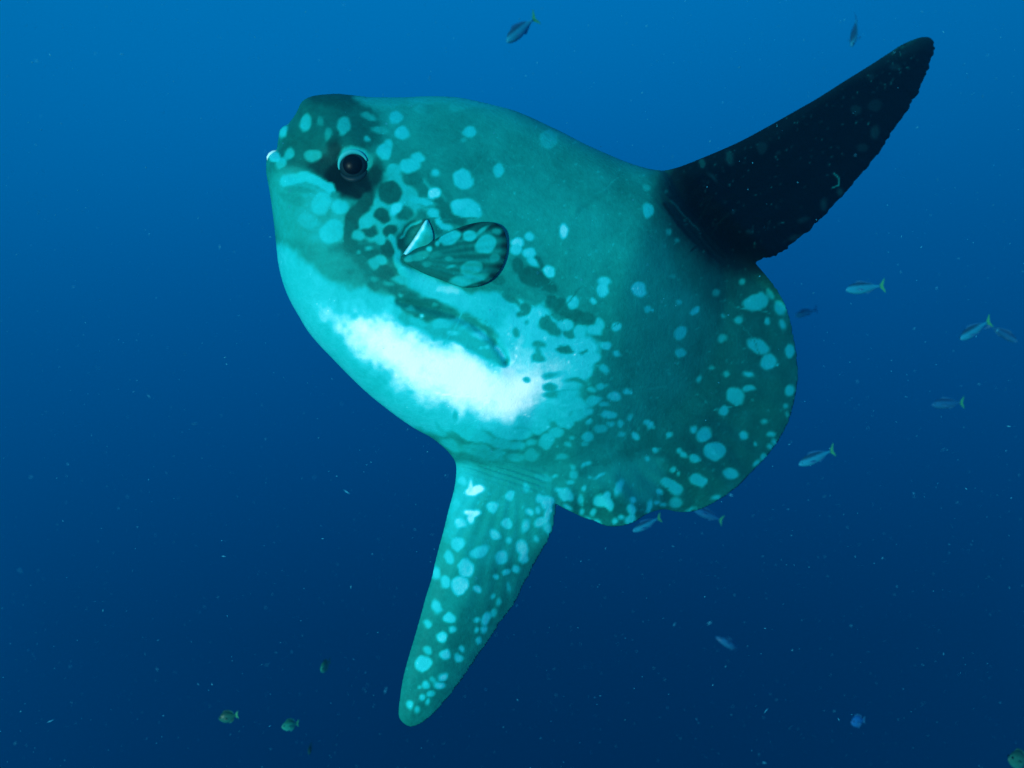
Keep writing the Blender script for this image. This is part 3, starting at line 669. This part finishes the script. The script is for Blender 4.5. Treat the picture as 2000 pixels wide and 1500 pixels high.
def small_fish(name, label, cat, group, head, tail, depth, ddepth, kind, m_body, m_tail, m_fin, bend=0.0, flip=1):
    """head and tail tips as seen in the photograph, at a depth that gives the species its usual length"""
    a, b = P3(*head, depth), P3(*tail, depth + ddepth)
    ax = (b - a); ln = ax.length; ax.normalize()
    side = ax.cross(UPV).normalized(); up = side.cross(ax).normalized() * flip
    side = up.cross(ax).normalized()
    root = thing(name, label, cat, a, group)
    root.matrix_world = Matrix.Translation(a) @ Matrix((ax, side, up)).transposed().to_4x4() @ Matrix.Scale(ln, 4)
    if kind == 'slim':
        prof = [(0, .008, -.01), (.02, .028, -.008), (.06, .055, -.004), (.13, .085, 0), (.22, .108, .002), (.34, .120, .002), (.46, .112, .002), (.58, .088, .002), (.69, .058, .002), (.78, .034, .002), (.84, .024, .002), (.88, .022, .002)]
        w = .58
        tl = [(.86, .018), (.92, .07), (1.0, .155), (1.0, .12), (.945, .03), (.94, 0), (.945, -.03), (1.0, -.12), (1.0, -.155), (.92, -.07), (.86, -.018)]
        df = [(.24, .10), (.32, .158), (.42, .150), (.60, .108), (.74, .055), (.66, .05), (.45, .09)]
        af = [(.50, -.085), (.56, -.132), (.66, -.088), (.76, -.045), (.66, -.05)]
        pc = [(.20, -.02), (.25, -.005), (.36, -.04), (.30, -.055)]
        eyp, er = (.065, .028, .012), .013
    else:
        prof = [(0, .012, -.02), (.03, .07, -.01), (.08, .14, 0), (.16, .215, .01), (.28, .285, .015), (.42, .305, .01), (.55, .27, .005), (.66, .20, 0), (.74, .12, 0), (.80, .075, 0), (.84, .065, 0)]
        w = .40
        tl = [(.82, .055), (.92, .15), (1.0, .21), (.96, .07), (.95, 0), (.96, -.07), (1.0, -.21), (.92, -.15), (.82, -.055)]
        df = [(.18, .22), (.30, .37), (.50, .36), (.70, .26), (.78, .14), (.70, .15), (.45, .28)]
        af = [(.45, -.27), (.55, -.36), (.70, -.26), (.78, -.12), (.68, -.16)]
        pc = [(.28, -.04), (.33, .01), (.46, -.05), (.38, -.10)]
        eyp, er = (.10, .075, .06), .035
    link('body', loft('body', prof, w, bend), m_body, root)
    link('tail_fin', blade('tail_fin', tl, .010, bend), m_tail, root)
    link('dorsal_fin', blade('dorsal_fin', df, .010, bend), m_fin, root)
    link('anal_fin', blade('anal_fin', af, .010, bend), m_fin, root)
    hw = (w * (.115 if kind == 'slim' else .28))
    for s in (-1, 1):
        f = link('pectoral_fin', blade('pectoral_fin', pc, .006), m_fin, root); f.location = (0, s * hw * .98, 0); f.rotation_euler = (0, 0, s * .2)
        e = link('eye', ball('eye', er), M_pupil, root); e.location = (eyp[0], s * eyp[1], eyp[2])
    return root

SF, GF = 'slim silvery fish with yellowish tails drifting behind the sunfish', 'small rounded green fish hovering below the sunfish'
small_fish('small_fish', 'slim silver fish with greenish tail swimming head-down above the sunfish back', 'fish', SF, (988,82), (1046,34), 4.6, .15, 'slim', M_fus, M_tail, M_finb, -.10)
small_fish('small_fish', 'thin pale fish hanging upright just above the black dorsal fin', 'fish', SF, (1664,90), (1676,32), 4.9, .12, 'slim', M_fus, M_finb, M_finb, .12)
small_fish('small_fish', 'blue silver fish with forked tail level behind the sunfish, below dorsal fin', 'fish', SF, (1651,566), (1726,558), 4.5, .1, 'slim', M_fus, M_tail, M_finb, -.10)
small_fish('small_fish', 'dark-backed curved fish with bright yellow green forked tail', 'fish', SF, (1874,662), (1932,626), 4.6, .10, 'slim', M_fus, M_tail, M_finb, -.12)
small_fish('small_fish', 'faint blurry blue fish right behind the yellow-tailed curved fish', 'fish', SF, (1988,668), (1930,634), 6.2, .2, 'slim', M_hazed, M_finb, M_finb, .2)
small_fish('small_fish', 'tiny faint fish beside the rear edge of the sunfish tail', 'fish', SF, (1553,617), (1596,604), 9.0, .1, 'slim', M_fus, M_finb, M_finb)
small_fish('small_fish', 'dim greenish fish with spread forked tail, alone in dark open water', 'fish', SF, (1820,790), (1883,786), 5.2, .1, 'slim', M_hazed, M_tail, M_finb)
small_fish('small_fish', 'plump bright-sided fish nose-down beside the lower sunfish tail lobe', 'fish', SF, (1560,907), (1630,878), 4.5, .1, 'slim', M_fus, M_tail, M_finb)
small_fish('small_fish', 'silver blue fish with green tail tucked under the sunfish tail edge', 'fish', SF, (1236,1037), (1291,1010), 4.8, .1, 'slim', M_fus, M_tail, M_finb)
small_fish('small_fish', 'faint fish slipping out beneath the rounded sunfish tail, tail tilted down', 'fish', SF, (1356,995), (1412,1017), 5.6, .1, 'slim', M_hazed, M_tail, M_finb)
small_fish('small_fish', 'small blurred bright blue fish alone far below the sunfish', 'fish', None, (1662,1411), (1690,1406), 5.0, .05, 'deep', plain('bright_blue_scales', (.004, .10, .30), .5, .1), M_finb, M_finb)
small_fish('small_fish', 'slender dull fish tilted nose-up, barely seen deep below the sunfish', 'fish', None, (1404,1246), (1452,1274), 6.6, .1, 'slim', M_hazed, M_finb, M_finb, .8)
small_fish('round_fish', 'small pale green round fish, highest of the trio left of the lower fin', 'fish', GF, (626,1310), (646,1290), 4.4, .10, 'deep', M_pale, M_pale, M_pale)
small_fish('round_fish', 'dark olive green round fish with yellowish tail, largest of the trio', 'fish', GF, (427,1404), (466,1396), 4.2, .02, 'deep', M_green, M_tail, M_green)
small_fish('round_fish', 'bright pale green round fish between the olive fish and sunfish lower fin', 'fish', GF, (550,1420), (584,1412), 4.3, .06, 'deep', M_pale, M_tail, M_pale)
small_fish('round_fish', 'very faint green round fish seen end-on below the pale green fish', 'fish', GF, (604,1474), (608,1448), 6.0, .05, 'deep', M_green, M_green, M_green)
small_fish('round_fish', 'green round fish cut by the corner of the view, away from all others', 'fish', GF, (1969,1481), (2012,1488), 4.4, .05, 'deep', M_green, M_green, M_green)

# ------------------------------------------------------------------ drifting plankton (uncountable) and the water's own murk
rp = random.Random(77)
base = np.array([(1, 0, 0), (-1, 0, 0), (0, 1, 0), (0, -1, 0), (0, 0, 1), (0, 0, -1)], float)
ofc = [(0, 2, 4), (2, 1, 4), (1, 3, 4), (3, 0, 4), (2, 0, 5), (1, 2, 5), (3, 1, 5), (0, 3, 5)]
vs, fs = [], []
def speck(p, r, stretch):
    ax = Vector((rp.gauss(0, 1), rp.gauss(0, 1), rp.gauss(0, 1))).normalized()
    q = ax.to_track_quat('Z', 'Y'); k = len(vs)
    for b in base:
        v = Vector((b[0] * r * rp.uniform(.6, 1.2), b[1] * r * rp.uniform(.6, 1.2), b[2] * r * stretch)); vs.append(tuple(p + q @ v))
    fs.extend([(a + k, b + k, c + k) for a, b, c in ofc])
for _ in range(5200):
    d = 1.1 + 8.5 * rp.random() ** 0.8
    p = P3(rp.uniform(-150, 2150), rp.uniform(-150, 1650), d)
    speck(p, rp.uniform(.0006, .0017) * (0.55 + .22 * d), 1 + rp.random() ** 4 * 3)
for _ in range(170):
    d = rp.uniform(2.6, 9)
    speck(P3(rp.uniform(-100, 2100), rp.uniform(-100, 1600), d), rp.uniform(.0014, .0030) * (0.5 + .2 * d), 1 + rp.random() ** 2 * 6)
me = bpy.data.meshes.new('plankton'); me.from_pydata(vs, [], fs); me.update()
pm, pnt, pb = new_mat('plankton_specks')
pb.inputs['Base Color'].default_value = (0.01, 0.26, 0.40, 1); pb.inputs['Roughness'].default_value = .8
pl = link('plankton', me, pm); pl['kind'] = 'stuff'; pl['label'] = 'fine pale specks of plankton drifting all through the blue water'; pl['category'] = 'plankton'

x0, x1, y0, y1, z0, z1 = -9.0, 9.0, -0.8, 12.0, -11.0, 1.4
bm = bpy.data.meshes.new('haze')
bm.from_pydata([(x, y, z) for x in (x0, x1) for y in (y0, y1) for z in (z0, z1)], [],
               [(0, 1, 3, 2), (4, 6, 7, 5), (0, 4, 5, 1), (2, 3, 7, 6), (0, 2, 6, 4), (1, 5, 7, 3)])
hm = bpy.data.materials.new('clear_blue_water'); hm.use_nodes = True; hn = hm.node_tree; hn.nodes.clear()
ho = hn.nodes.new('ShaderNodeOutputMaterial'); hv = hn.nodes.new('ShaderNodeVolumePrincipled')
hv.inputs['Color'].default_value = (0.0, 0.05, 0.11, 1); hv.inputs['Density'].default_value = 0.05
hn.links.new(hv.outputs[0], ho.inputs['Volume'])
hz = link('haze', bm, hm); hz['kind'] = 'stuff'; hz['label'] = 'clear blue sea water thickening to deep blue with distance'; hz['category'] = 'water'
